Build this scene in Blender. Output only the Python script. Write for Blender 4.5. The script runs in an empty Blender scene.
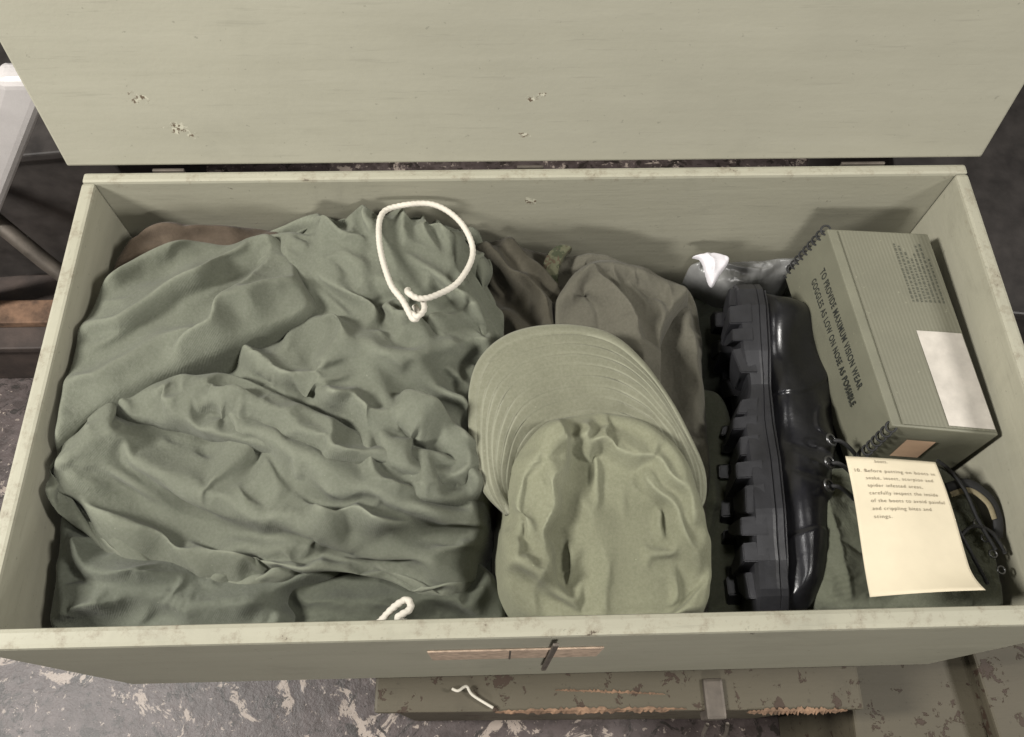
import bpy, bmesh, math, random
import numpy as np
from mathutils import Vector, Matrix, Euler
random.seed(7)
scene = bpy.context.scene
CM = 0.01

# ------------------------------------------------------------------ materials
def newmat(name):
    m = bpy.data.materials.new(name); m.use_nodes = True
    nt = m.node_tree; b = nt.nodes['Principled BSDF']
    return m, nt, b
def coords(nt, scale=(1,1,1), rot=(0,0,0)):
    tc = nt.nodes.new('ShaderNodeTexCoord'); mp = nt.nodes.new('ShaderNodeMapping')
    mp.inputs['Scale'].default_value = scale; mp.inputs['Rotation'].default_value = rot
    nt.links.new(tc.outputs['Object'], mp.inputs['Vector']); return mp.outputs['Vector']
def noise(nt, vec, scale, detail=4, rough=.55, dist=0):
    n = nt.nodes.new('ShaderNodeTexNoise'); n.inputs['Scale'].default_value = scale
    n.inputs['Detail'].default_value = detail; n.inputs['Roughness'].default_value = rough
    n.inputs['Distortion'].default_value = dist
    nt.links.new(vec, n.inputs['Vector']); return n.outputs['Fac']
def ramp(nt, fac, stops):
    r = nt.nodes.new('ShaderNodeValToRGB'); e = r.color_ramp.elements
    while len(e) < len(stops): e.new(0.5)
    for i, (p, c) in enumerate(stops):
        e[i].position = p
        e[i].color = (c, c, c, 1) if isinstance(c, (int, float)) else (*c, 1)
    nt.links.new(fac, r.inputs[0]); return r.outputs[0]
def mix(nt, fac, a, b, mode='MIX'):
    m = nt.nodes.new('ShaderNodeMix'); m.data_type = 'RGBA'; m.blend_type = mode
    for s, v in ((0, fac), (6, a), (7, b)):
        if isinstance(v, (int, float)): m.inputs[s].default_value = v
        elif isinstance(v, tuple): m.inputs[s].default_value = (*v, 1) if len(v) == 3 else v
        else: nt.links.new(v, m.inputs[s])
    return m.outputs[2]
def bump(nt, b, h, strength, dist=.001, prev=None):
    n = nt.nodes.new('ShaderNodeBump'); n.inputs['Strength'].default_value = strength
    n.inputs['Distance'].default_value = dist
    nt.links.new(h, n.inputs['Height'])
    if prev: nt.links.new(prev, n.inputs['Normal'])
    nt.links.new(n.outputs[0], b.inputs['Normal']); return n.outputs[0]
def mul(c, k): return tuple(x*k for x in c)

def fabric(name, col, var=.22, weave=1.0, fade=None, camo=None):
    m, nt, b = newmat(name)
    v = coords(nt)
    n1 = noise(nt, v, 14, 5, .6)
    c = mix(nt, ramp(nt, n1, [(.3, 0), (.7, 1)]), mul(col, 1-var), mul(col, 1+var))
    if camo:
        c = mix(nt, ramp(nt, noise(nt, v, 110, 2, .5), [(.50, 0), (.52, 1)]), c, camo[0])
        c = mix(nt, ramp(nt, noise(nt, v, 140, 2, .5, 1), [(.58, 0), (.60, 1)]), c, camo[1])
    n2 = noise(nt, v, 420, 2, .7)
    c = mix(nt, ramp(nt, n2, [(.35, 0.0), (.7, 1)]), mix(nt, 1.0, c, (.84, .85, .82), 'MULTIPLY'), c)
    if fade:
        geo = nt.nodes.new('ShaderNodeNewGeometry')
        c = mix(nt, ramp(nt, geo.outputs['Pointiness'], [(.505, 0), (.56, .5)]), c, fade)
    lint = ramp(nt, noise(nt, v, 260, 1, .4), [(.79, 0), (.83, .4)])
    c = mix(nt, lint, c, mul(col, 1.8))
    nt.links.new(c, b.inputs['Base Color'])
    b.inputs['Roughness'].default_value = .92
    b.inputs['Specular IOR Level'].default_value = .15
    b.inputs['Sheen Weight'].default_value = .06
    b.inputs['Sheen Roughness'].default_value = .6
    w1 = nt.nodes.new('ShaderNodeTexWave'); w1.inputs['Scale'].default_value = 260; w1.inputs['Distortion'].default_value = 1.5
    mp = coords(nt, rot=(0, 0, .7)); nt.links.new(mp, w1.inputs['Vector'])
    p = bump(nt, b, w1.outputs['Fac'], .18*weave, .0006)
    p = bump(nt, b, noise(nt, v, 60, 6, .65), .5*weave, .003, p)
    bump(nt, b, n2, .35*weave, .0008, p)
    return m

def painted(name, col, under=(.06,.045,.03), chips=(), grain=(6, 60, 60), dirt=.25, zedge=None, chipthr=.76, gstr=.35, cscale=38):
    m, nt, b = newmat(name)
    v = coords(nt)
    big = noise(nt, v, 3.0, 5, .6)
    c = mix(nt, ramp(nt, big, [(.3, 0), (.72, 1)]), mul(col, .90), mul(col, 1.06))
    vg = coords(nt, grain)
    g = noise(nt, vg, 1.0, 6, .65)
    c = mix(nt, ramp(nt, g, [(.3, 0), (.65, 1)]), mix(nt, 1.0, c, (.93, .93, .92), 'MULTIPLY'), c)
    vs2 = coords(nt, (grain[0]*2.5, grain[1]*4, grain[2]*4))
    sc = ramp(nt, noise(nt, vs2, 1.0, 5, .7), [(.59, 0), (.67, .28)])
    c = mix(nt, sc, c, mul(col, .60))
    sm = ramp(nt, noise(nt, v, 9, 8, .7, .6), [(.55, 0), (.74, dirt)])
    c = mix(nt, sm, c, mul(col, .55))
    fine = ramp(nt, noise(nt, v, 150, 3, .6), [(.68, 0), (.72, .5)])
    c = mix(nt, fine, c, mul(col, .5))
    cn = noise(nt, v, cscale, 6, .7, .4)
    cm = ramp(nt, cn, [(chipthr, 0), (chipthr+.015, 1)])
    if chips:
        vs = coords(nt, (1, 1.5, 1))
        ds = noise(nt, v, 150, 5, .78)
        tot = None
        for (cx, cy, cz, r) in chips:
            d = nt.nodes.new('ShaderNodeVectorMath'); d.operation = 'DISTANCE'
            nt.links.new(vs, d.inputs[0]); d.inputs[1].default_value = (cx, cy*1.5, cz)
            a = nt.nodes.new('ShaderNodeMath'); a.operation = 'MULTIPLY_ADD'
            nt.links.new(ds, a.inputs[0]); a.inputs[1].default_value = r*5; nt.links.new(d.outputs['Value'], a.inputs[2])
            l = nt.nodes.new('ShaderNodeMath'); l.operation = 'LESS_THAN'
            nt.links.new(a.outputs[0], l.inputs[0]); l.inputs[1].default_value = r*2.95
            if tot is None: tot = l.outputs[0]
            else:
                mx = nt.nodes.new('ShaderNodeMath'); mx.operation = 'MAXIMUM'
                nt.links.new(tot, mx.inputs[0]); nt.links.new(l.outputs[0], mx.inputs[1]); tot = mx.outputs[0]
        cc = ramp(nt, noise(nt, v, 260, 2, .5), [(.46, mul(under, 1.8)), (.52, mul(col, 1.35))])
        c = mix(nt, tot, c, cc)
    c = mix(nt, cm, c, under)
    if zedge is not None:
        sx = nt.nodes.new('ShaderNodeSeparateXYZ'); tc2 = nt.nodes.new('ShaderNodeTexCoord')
        nt.links.new(tc2.outputs['Object'], sx.inputs[0])
        mr = nt.nodes.new('ShaderNodeMapRange'); nt.links.new(sx.outputs['Z'], mr.inputs[0])
        mr.inputs[1].default_value = zedge-.02; mr.inputs[2].default_value = zedge; mr.inputs[3].default_value = 0; mr.inputs[4].default_value = .225
        ad = nt.nodes.new('ShaderNodeMath'); ad.operation = 'ADD'
        nt.links.new(noise(nt, v, 52, 8, .78), ad.inputs[0]); nt.links.new(mr.outputs[0], ad.inputs[1])
        c = mix(nt, ramp(nt, ad.outputs[0], [(.73, 0), (.83, .6)]), c, (.185, .16, .115))
        c = mix(nt, ramp(nt, ad.outputs[0], [(.855, 0), (.87, 1)]), c, under)
    nt.links.new(c, b.inputs['Base Color'])
    b.inputs['Roughness'].default_value = .62
    b.inputs['Specular IOR Level'].default_value = .35
    p = bump(nt, b, g, gstr, .0012)
    p = bump(nt, b, noise(nt, v, 170, 4, .6), .18, .0008, p)
    bump(nt, b, cm, .6, -.0008, p)
    return m

def simple(name, col, rough=.5, metal=0, spec=.5, var=.15, bscale=200, bstr=.1, vs=30):
    m, nt, b = newmat(name); v = coords(nt)
    c = mix(nt, ramp(nt, noise(nt, v, vs, 5, .6), [(.3, 0), (.7, 1)]), mul(col, 1-var), mul(col, 1+var))
    nt.links.new(c, b.inputs['Base Color'])
    b.inputs['Roughness'].default_value = rough; b.inputs['Metallic'].default_value = metal
    b.inputs['Specular IOR Level'].default_value = spec
    bump(nt, b, noise(nt, v, bscale, 4, .6), bstr, .001)
    return m

SAGE = (.315, .303, .238)
M_lid = painted('sage_paint_lid', SAGE, chips=[(-.325,.070,0,.010),(-.303,.040,0,.012),(-.294,.032,0,.007),(.0,.066,0,.007),(.008,.070,0,.005),(-.006,.030,0,.006),(.2,.2,0,.005)], grain=(4,45,45), dirt=.16, gstr=.2)
M_box = painted('sage_paint_box', (.300,.289,.223), zedge=0, grain=(6,60,60), dirt=.4, chips=[(0,.389,-.035,.007)], chipthr=.70)
M_boxy = painted('sage_paint_side', (.300,.289,.223), zedge=0, grain=(60,6,60), dirt=.4, chipthr=.70)
M_bag = fabric('olive_cotton', (.124,.130,.100), .08, 1, fade=(.24,.25,.19))
M_cap = fabric('cap_cotton', (.184,.185,.126), .07, .8, fade=(.31,.32,.23))
M_dark = fabric('dark_olive_cloth', (.058,.052,.038), .2)
M_trou = fabric('brown_olive_cloth', (.096,.090,.070), .10)
M_jack = fabric('grey_green_cloth', (.110,.117,.092), .10)
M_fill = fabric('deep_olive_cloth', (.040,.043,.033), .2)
M_sleeve = fabric('darkish_olive_cloth', (.075,.080,.060), .15)  # the sleeve cloth's own darkish green
M_camo = fabric('camouflage_cotton', (.085,.085,.052), .1, camo=((.04,.045,.025),(.065,.048,.03)))
M_cord = simple('white_cotton_cord', (.48,.45,.385), .85, var=.12, bscale=500, bstr=.3)
M_rubber = simple('black_rubber', (.016,.016,.018), .45, spec=.4, var=.4, bscale=120, bstr=.3)
M_leather = simple('polished_black_leather', (.010,.010,.012), .28, spec=.5, var=.3, bscale=110, bstr=.3, vs=60)
M_nylon = fabric('olive_nylon', (.105,.110,.080), .15, 1.5)
M_lace = simple('black_lace', (.014,.014,.014), .7, bscale=600, bstr=.3)
M_eye = simple('dark_eyelet', (.15,.15,.15), .35, metal=.9)
M_metal = simple('worn_steel', (.10,.085,.07), .55, metal=.5, var=.4)
M_tag = simple('tan_label', (.40,.30,.22), .7, var=.35, vs=160)
M_ink = simple('dark_ink', (.02,.022,.018), .7)
M_pink = simple('brown_ink', (.17,.135,.09), .8)
M_label = simple('white_label', (.41,.38,.335), .6, var=.14, vs=60)
M_orange = simple('orange_sticker', (.62,.42,.28), .6, var=.1)
M_paper = simple('cream_paper', (.57,.505,.37), .8, var=.09, vs=14, bscale=60, bstr=.15)
M_postw = simple('pale_enamel', (.50,.475,.46), .4, var=.06)
M_brown = simple('dark_wood', (.045,.032,.026), .7, var=.5, vs=18, bstr=.4)
M_raw = simple('raw_split_wood', (.165,.10,.06), .8, var=.6, vs=90, bstr=.6)
M_plank = simple('old_plank', (.13,.075,.045), .8, var=.6, vs=40, bstr=.6)
M_darkp = simple('dark_grey_paint', (.040,.035,.032), .5, var=.4)

def plastic():
    m, nt, b = newmat('milky_plastic'); b.inputs['Base Color'].default_value = (.30,.30,.29,1)
    b.inputs['Roughness'].default_value = .25; b.inputs['Transmission Weight'].default_value = .35
    bump(nt, b, noise(nt, coords(nt), 80, 4, .6), .3, .002); return m
M_plas = plastic()
M_crate = painted('old_green_crate_paint', (.078,.067,.045), under=(.040,.025,.016), dirt=.6, chipthr=.585, cscale=48)
def carton(name, striped):
    m, nt, b = newmat(name); v = coords(nt)
    col = (.138,.136,.097)
    if striped:
        w = nt.nodes.new('ShaderNodeTexWave'); w.bands_direction = 'X'; w.inputs['Scale'].default_value = 95
        w.inputs['Distortion'].default_value = .4; w.inputs['Detail'].default_value = 1
        mp = coords(nt, rot=(0,0,math.radians(-5))); nt.links.new(mp, w.inputs['Vector'])
        c = mix(nt, ramp(nt, w.outputs['Fac'], [(.35,0),(.75,1)]), (.128,.125,.089), (.150,.146,.106))
        c = mix(nt, ramp(nt, noise(nt, v, 25, 5, .6), [(.35,0),(.7,.5)]), c, (.112,.110,.079))
    else:
        c = mix(nt, ramp(nt, noise(nt, v, 20, 5, .6), [(.3,0),(.7,1)]), mul(col,.9), mul(col,1.1))
    c = mix(nt, ramp(nt, noise(nt, v, 240, 3, .6), [(.68,0),(.74,.5)]), c, mul(col,1.8))
    nt.links.new(c, b.inputs['Base Color']); b.inputs['Roughness'].default_value = .6
    bump(nt, b, noise(nt, v, 180, 4, .6), .2, .0008); return m
M_carton = carton('olive_cardboard', False); M_ctop = carton('striped_olive_cardboard', True)
def floor_mat():
    m, nt, b = newmat('chipped_floor_paint'); v = coords(nt)
    c = mix(nt, ramp(nt, noise(nt, v, 7, 6, .65), [(.3,0),(.7,1)]), (.048,.036,.034), (.102,.080,.075))
    c = mix(nt, ramp(nt, noise(nt, v, 45, 5, .7), [(.46,0),(.58,.8)]), c, (.038,.028,.025))
    c = mix(nt, ramp(nt, noise(nt, v, 13, 9, .72, .8), [(.57,0),(.583,1)]), c, (.30,.25,.21))
    c = mix(nt, ramp(nt, noise(nt, v, 95, 4, .65), [(.63,0),(.645,1)]), c, (.24,.20,.17))
    c = mix(nt, ramp(nt, noise(nt, v, 30, 6, .75, 1.2), [(.56,0),(.57,1)]), c, (.022,.017,.014))
    nt.links.new(c, b.inputs['Base Color']); b.inputs['Roughness'].default_value = .45
    bump(nt, b, noise(nt, v, 40, 7, .7), .5, .003); return m
M_floor = floor_mat()

# ------------------------------------------------------------------ object helpers
def add(name, mesh, parent=None, mat=None, smooth=False):
    o = bpy.data.objects.new(name, mesh); scene.collection.objects.link(o)
    if mat and not mesh.materials: mesh.materials.append(mat)
    if smooth: mesh.shade_smooth()
    if parent: o.parent = parent
    return o
def tag(o, label, cat, group=None):
    o['label'] = label; o['category'] = cat
    if group: o['group'] = group
def empty(name, loc=(0,0,0)):
    o = bpy.data.objects.new(name, None); o.location = loc; o.empty_display_size = .05
    scene.collection.objects.link(o); return o
def hexa(name, bot, top, mat, parent=None, bev=.0015, seg=2):
    me = bpy.data.meshes.new(name); bm = bmesh.new()
    vs = [bm.verts.new(p) for p in bot] + [bm.verts.new(p) for p in top]
    for f in ((3,2,1,0),(4,5,6,7),(0,1,5,4),(1,2,6,5),(2,3,7,6),(3,0,4,7)): bm.faces.new([vs[i] for i in f])
    if bev: bmesh.ops.bevel(bm, geom=list(bm.edges), offset=bev, segments=seg, affect='EDGES', profile=.6)
    bmesh.ops.recalc_face_normals(bm, faces=bm.faces)
    bm.to_mesh(me); bm.free()
    return add(name, me, parent, mat)
def box(name, x0, x1, y0, y1, z0, z1, mat, parent=None, bev=.0015):
    b = [(x0,y0,z0),(x1,y0,z0),(x1,y1,z0),(x0,y1,z0)]; t = [(x,y,z1) for x,y,_ in b]
    return hexa(name, b, t, mat, parent, bev)
def catmull(pts, n=10, closed=False):
    P = np.array(pts, float); m = len(P); out = []
    for i in range(m if closed else m-1):
        if closed: p0,p1,p2,p3 = P[(i-1)%m],P[i],P[(i+1)%m],P[(i+2)%m]
        else: p0,p1,p2,p3 = P[max(i-1,0)],P[i],P[i+1],P[min(i+2,m-1)]
        for t in np.linspace(0,1,n,endpoint=False):
            out.append(.5*((2*p1)+(-p0+p2)*t+(2*p0-5*p1+4*p2-p3)*t*t+(-p0+3*p1-3*p2+p3)*t**3))
    if not closed: out.append(P[-1])
    return np.array(out)
def tube(name, pts, r, mat, parent=None, twist=0, nseg=14, n=12, closed=False, strands=3, flat=1.0, tw=.10):
    C = catmull(pts, n, closed)*CM; m = len(C)
    T = np.gradient(C, axis=0) if not closed else (np.roll(C,-1,0)-np.roll(C,1,0))
    T /= np.linalg.norm(T,axis=1)[:,None]+1e-9
    up = np.array([0,0,1.0]); verts=[]; s=0
    for i in range(m):
        if i: s += np.linalg.norm(C[i]-C[i-1])
        a = np.cross(T[i], up)
        if np.linalg.norm(a) < .05: a = np.cross(T[i], np.array([1.0,0,0]))
        a /= np.linalg.norm(a); b = np.cross(a, T[i])
        for k in range(nseg):
            th = 2*math.pi*k/nseg
            rr = r*CM*(1+(tw*math.cos(strands*th+twist*s) if twist else 0))
            verts.append(C[i]+rr*(a*math.cos(th)*flat+b*math.sin(th)))
    faces=[]
    for i in range(m if closed else m-1):
        for k in range(nseg):
            j=(i+1)%m
            faces.append((i*nseg+k, i*nseg+(k+1)%nseg, j*nseg+(k+1)%nseg, j*nseg+k))
    if not closed:
        faces.append(tuple(range(nseg))); faces.append(tuple((m-1)*nseg+k for k in reversed(range(nseg))))
    me = bpy.data.meshes.new(name); me.from_pydata([tuple(v) for v in verts],[],faces); me.update()
    return add(name, me, parent, mat, True)

# ------------------------------------------------------------------ cloth engine (cm units)
def seg_nearest(X, Y, C, closed):
    best = np.full(X.shape, 1e9); NX = np.zeros_like(X); NY = np.zeros_like(X); S = np.zeros_like(X); TT = np.zeros_like(X)
    m = len(C); cnt = m if closed else m-1
    for i in range(cnt):
        a = C[i]; b = C[(i+1)%m]; d = b-a; L2 = d@d+1e-9
        t = np.clip(((X-a[0])*d[0]+(Y-a[1])*d[1])/L2, 0, 1)
        px = a[0]+t*d[0]; py = a[1]+t*d[1]
        q = (X-px)**2+(Y-py)**2; k = q < best
        best = np.where(k,q,best); NX = np.where(k,px,NX); NY = np.where(k,py,NY)
        S = np.where(k, np.sign(d[0]*(Y-a[1])-d[1]*(X-a[0])), S); TT = np.where(k,(i+t)/cnt,TT)
    return np.sqrt(best), NX, NY, S, TT
def inside(X, Y, C):
    ins = np.zeros(X.shape, bool); m = len(C)
    for i in range(m):
        x0,y0 = C[i]; x1,y1 = C[(i+1)%m]
        if y0 == y1: continue
        ins ^= ((y0 > Y) != (y1 > Y)) & (X < (x1-x0)*(Y-y0)/(y1-y0)+x0)
    return ins
def smooth_noise(X, Y, wl, seed, ang=0, an=None):
    r = np.random.default_rng(seed); out = np.zeros_like(X)
    for _ in range(26):
        th = r.uniform(0, math.pi)
        if an is not None: th = ang + math.pi/2 + r.normal()*an
        k = 2*math.pi/(wl*r.uniform(.7,1.45)); out += np.sin(k*(X*math.cos(th)+Y*math.sin(th))+r.uniform(0,6.28))
    return out/math.sqrt(13)
def crease(X, Y, wl, seed, ang=0, an=None):
    wx = X+wl*.22*smooth_noise(X,Y,wl*1.8,seed+50); wy = Y+wl*.22*smooth_noise(X,Y,wl*1.8,seed+51)
    n = smooth_noise(wx,wy,wl*1.5,seed,ang,an)
    g = np.sqrt(np.abs(n)+.004)-.6
    amp = np.clip(.62+.5*smooth_noise(X,Y,wl*3.2,seed+60),.12,1.5)
    return g*amp
def stroke_height(X, Y, st):
    pts = catmull(st[1], 8)
    d,_,_,s,t = seg_nearest(X, Y, pts, False)
    env = np.clip(np.sin(math.pi*np.clip(t*.94+.03,0,1))*1.5, 0, 1)
    if st[0] == 'r': return st[2]*env*np.exp(-(d/st[3])**1.5)
    if st[0] == 'v': return -st[2]*env*np.exp(-(d/st[3])**1.2)
    hi = np.exp(-(d/st[3])**1.15); lo = np.exp(-(d/st[4])**1.6)
    return st[2]*env*np.where(s > 0, hi, lo)
def gridmesh(name, P, keep):
    idx = -np.ones(keep.shape,int); idx[keep] = np.arange(keep.sum())
    q = keep[:-1,:-1]&keep[1:,:-1]&keep[:-1,1:]&keep[1:,1:]
    f = np.stack([idx[:-1,:-1][q],idx[:-1,1:][q],idx[1:,1:][q],idx[1:,:-1][q]],-1)
    me = bpy.data.meshes.new(name); me.from_pydata(P[keep].tolist(),[],f.tolist()); me.update(); me.shade_smooth()
    return me
def drape(name, O, heightfn, p):
    """drape an oversized sheet on the stuffing form with the cloth solver, gather its hem in"""
    S = p.get('S',.1); comp = p.get('comp',(1.3,1.3)); ang = p.get('ang',0); frames = p.get('frames',50); res = p.get('res',.45)
    x0,y0 = O.min(0)-4; x1,y1 = O.max(0)+4; cr = p.get('cres',.3)
    X,Y = np.meshgrid(np.arange(x0,x1,cr), np.arange(y0,y1,cr))
    z,sd = heightfn(X,Y)
    me = gridmesh('form', np.stack([X,Y,z],-1)*S, np.ones(X.shape,bool))
    col = bpy.data.objects.new('form',me); scene.collection.objects.link(col)
    col.modifiers.new('c','COLLISION'); col.collision.thickness_outer=.02; col.collision.cloth_friction=p.get('fric',3)
    c = O.mean(0); ca,sa = math.cos(ang),math.sin(ang); R = np.array([[ca,-sa],[sa,ca]])
    M = R@np.diag(comp)@R.T; Mi = np.linalg.inv(M)
    wide = c+(O-c)@M.T
    a0,b0 = wide.min(0)-1.2; a1,b1 = wide.max(0)+1.2
    GX,GY = np.meshgrid(np.arange(a0,a1,res),np.arange(b0,b1,res))
    Dw,_,_,_,_ = seg_nearest(GX,GY,wide,True); iw = inside(GX,GY,wide)
    keep = iw|(Dw<1.0); pin = keep&((~iw)|(Dw<.25))
    Q = np.stack([GX-c[0],GY-c[1]],-1)@Mi.T
    TX,TY = Q[...,0]+c[0],Q[...,1]+c[1]
    zt,_ = heightfn(TX,TY)
    nz = p.get('nz',.35)*smooth_noise(GX,GY,p.get('nwl',5),p.get('seed',5),ang,p.get('an',None))
    z0 = np.where(pin,zt-p.get('low',.4)-3*np.where(iw,0,Dw),zt+1.0+nz)
    P0 = np.stack([GX,GY,z0],-1); P1 = P0.copy(); P1[...,0]=TX; P1[...,1]=TY
    me = gridmesh('sheet',P0*S,keep); o = bpy.data.objects.new('sheet',me); scene.collection.objects.link(o)
    vg = o.vertex_groups.new(name='pin'); vg.add(np.where(pin[keep])[0].tolist(),1.0,'REPLACE')
    o.shape_key_add(name='Basis'); k = o.shape_key_add(name='k')
    k.data.foreach_set('co',(P1*S)[keep].astype(np.float32).ravel())
    m = o.modifiers.new('cl','CLOTH'); s = m.settings
    s.quality=5; s.mass=p.get('mass',.15); s.vertex_group_mass='pin'
    s.tension_stiffness=15; s.compression_stiffness=15; s.shear_stiffness=3; s.bending_stiffness=p.get('bend',8)
    s.tension_damping=5; s.compression_damping=5; s.shear_damping=3; s.bending_damping=.5; s.air_damping=2
    cs = m.collision_settings; cs.collision_quality=2; cs.distance_min=.02; cs.use_self_collision=False
    k.value=0; k.keyframe_insert('value',frame=1); k.value=1; k.keyframe_insert('value',frame=int(frames*.7))
    m.point_cache.frame_start=1; m.point_cache.frame_end=frames+1
    for f in range(1,frames+1): scene.frame_set(f)
    ev = o.evaluated_get(bpy.context.evaluated_depsgraph_get())
    r = bpy.data.meshes.new_from_object(ev)
    n = len(r.vertices); A = np.empty(n*3,np.float32); r.vertices.foreach_get('co',A); A = A.reshape(-1,3)/S
    # relax the hem so its grid steps do not show
    G = np.zeros(keep.shape+(3,)); G[keep] = A; K = keep.astype(float)[...,None]
    wgt = np.clip((1.9-np.where(iw,Dw,0))/1.2,0,1)[...,None]*K
    for _ in range(7):
        num = np.zeros_like(G); den = np.zeros_like(K)
        for ax,sh in ((0,1),(0,-1),(1,1),(1,-1)):
            num += np.roll(G*K,sh,ax); den += np.roll(K,sh,ax)
        G = G+(num/np.maximum(den,1)-G)*.6*wgt
    A = G[keep]
    A[:,0] = np.clip(A[:,0],-38.6,38.6); A[:,1] = np.clip(A[:,1],1.05,38.7)
    r.vertices.foreach_set('co',(A*CM).astype(np.float32).ravel()); r.update(); r.shade_smooth(); r.name = name
    bpy.data.objects.remove(o); bpy.data.objects.remove(col)
    return r
def cloth(name, outline, ctrl, strokes, mat, parent=None, res=.25, drop=2.5, rad=3.0,
          seed=1, folds=((5,.8),(2.4,.35)), ang=0, an=None, skirt=3.0, margin=2.0, sub=1, warp=.45, smoothout=1, sim=None):
    O = catmull(outline, 8, True)
    c = np.array(ctrl, float)
    def Z(x,y):
        w = [1/(((x-a)**2+(y-b)**2)+4)**1.6 for a,b,_ in c]; s = sum(w)
        return sum(wi*z for wi,(_,_,z) in zip(w,c))/s
    def height(X,Y):
        D,NX,NY,_,_ = seg_nearest(X,Y,O,True); ins = inside(X,Y,O)
        u = np.clip(D/rad,0,1); prof = drop*(1-np.sqrt(np.clip(1-(1-u)**2,0,1)))
        WX = X+warp*smooth_noise(X,Y,4.5,seed+5); WY = Y+warp*smooth_noise(X,Y,4.5,seed+6)
        h = np.zeros_like(X)
        for s in strokes: h += stroke_height(WX,WY,s)
        for i,(wl,a) in enumerate(folds): h += a*crease(X,Y,wl,seed+i*7,ang,an)
        f = np.clip(D/1.2,0,1)
        zz = np.where(ins, Z(X,Y)-prof+h*(.3+.7*f), Z(NX,NY)-drop-D*skirt)
        return zz,D,ins,NX,NY
    if sim is not None:
        def hf(X,Y):
            zz,D,ins,_,_ = height(X,Y); zz = np.maximum(zz, -18); return zz-.25, np.where(ins,D,-D)
        o = add(name,drape(name,O,hf,sim),parent,mat,True); sub = 2
    else:
        x0,y0 = O.min(0)-margin; x1,y1 = O.max(0)+margin
        X,Y = np.meshgrid(np.arange(x0,x1,res), np.arange(y0,y1,res))
        zz,D,ins,NX,NY = height(X,Y)
        px = np.where(ins,X,NX+(X-NX)*.06); py = np.where(ins,Y,NY+(Y-NY)*.06)
        P = np.stack([px,py,zz],-1); W = (ins & (D > .3))[...,None]
        for _ in range(smoothout):
            Q = P.copy(); Q[1:-1,1:-1] = .5*P[1:-1,1:-1]+.125*(P[:-2,1:-1]+P[2:,1:-1]+P[1:-1,:-2]+P[1:-1,2:]); P = np.where(W,Q,P)
        o = add(name, gridmesh(name, P*CM, ins|(D<margin*.9)), parent, mat, True)
    if sub:
        md = o.modifiers.new('s','SUBSURF'); md.levels = 1; md.render_levels = sub
    return o

# ------------------------------------------------------------------ FOOTLOCKER
BZ = -.28; YF = -.006; YB = .401
locker = empty('foot_locker', (0,0,BZ)); 
tag(locker, 'open sage green painted wooden foot locker with worn rim', 'foot locker')
def under(o, p):
    o.parent = p; o.matrix_parent_inverse = Matrix.Translation(-Vector(p.location))
def lp(o): under(o, locker); return o
lp(box('front_panel', -.4,.4, YF, YF+.0145, BZ, 0, M_box, None, .0035))
lp(box('back_panel', -.4,.4, YB-.011, YB, BZ, -.0005, M_box, None, .003))
lp(box('side_panel', -.4,-.388, YF+.0147, YB-.0112, BZ, -.0012, M_boxy, None, .0028))
lp(box('side_panel', .388,.4, YF+.0147, YB-.0112, BZ, -.0012, M_boxy, None, .0028))
lp(box('bottom_panel', -.3878,.3878, YF+.0148, YB-.0114, BZ, BZ+.012, M_box, None, 0))
lid = box('lid', -.413,.413, 0, .43, -.014, 0, M_lid, None, .002)
lid.location = (0,.4045,.004); lid.rotation_euler = (math.radians(79.5),0,0)
lid.parent = locker; lid.matrix_parent_inverse = Matrix.Translation(-Vector(locker.location))
for hx,w in ((-.325,.014), (.0,.012), (.305,.020)):
    lp(box('hinge', hx-w, hx+w, YB+.0003, YB+.003, -.03, .0005, M_metal, None, .0006))
lp(box('label_plate', -.090,.044, YF-.0016, YF-.0002, -.115,-.06, M_tag, None, .0005))
lp(box('label_plate_edge', -.028,-.0265, YF-.0022, YF-.0017, -.115,-.06, M_metal, None, 0))
lp(box('hasp', .002,.0065, YF-.005, YF-.0024, -.19,-.012, M_metal, None, .001))

# ------------------------------------------------------------------ LAUNDRY BAG
bag_out = [(-38.2,12.8),(-38.2,20.5),(-38.1,27.8),(-36.6,33.4),(-33.2,36.0),(-28,36.4),(-23.5,36.8),(-21,38.0),(-17.4,38.3),(-12.5,38.3),(-8.2,38.1),(-5.6,36.0),(-5.2,32.0),(-3.4,28.2),(-2.8,24.6),(-3.8,16.0),(-4.2,9.8),(-4.8,6.8),(-5.8,4.0),(-9.0,3.2),(-12.2,5.0),(-14.4,6.8),(-17.5,6.3),(-19.5,4.9),(-23.6,4.4),(-28.2,4.7),(-31.8,5.4),(-34.6,7.3),(-35.6,9.4),(-36.6,11.2)]
bag_ctrl = [(-38,13,-2.4),(-38,20,-3.6),(-37,27,-5),(-34,33,-7.2),(-27,34,-8),(-20,36,-6.0),(-13,36,-5.2),(-8,35,-6.2),(-27,26,-6.2),(-20,24,-5.4),(-13,22,-4.8),(-5,26,-6.8),(-4,17,-7.8),(-12,13,-5.2),(-20,14,-5.2),(-28,14,-5.6),(-35,9,-5.6),(-26,7,-6.6),(-16,8,-6.4),(-8,6,-6.8),(-5,8,-8.2),(-14,29,-5.8)]
S=[]
def s_(pts,h,hi=2.4,lo=.6): S.append(('s',pts,h,hi,lo))
def r_(pts,h,w): S.append(('r',pts,h,w))
s_([(-38.2,12.2),(-36,14.2),(-33,16.2)],1.8,2.0,.5)
s_([(-33.8,6.0),(-35.4,9.5),(-36.2,14.0)],1.4,.6,2.4)
s_([(-27.6,24.3),(-21.6,21.4),(-16.3,18.6),(-11.3,16.2),(-5.0,14.4)],3.0,3.0,.4)
s_([(-20.3,27.4),(-15.8,24.2),(-11.5,22.2),(-8.2,23.7),(-4.4,26.8)],3.0,2.8,.5)
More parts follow.
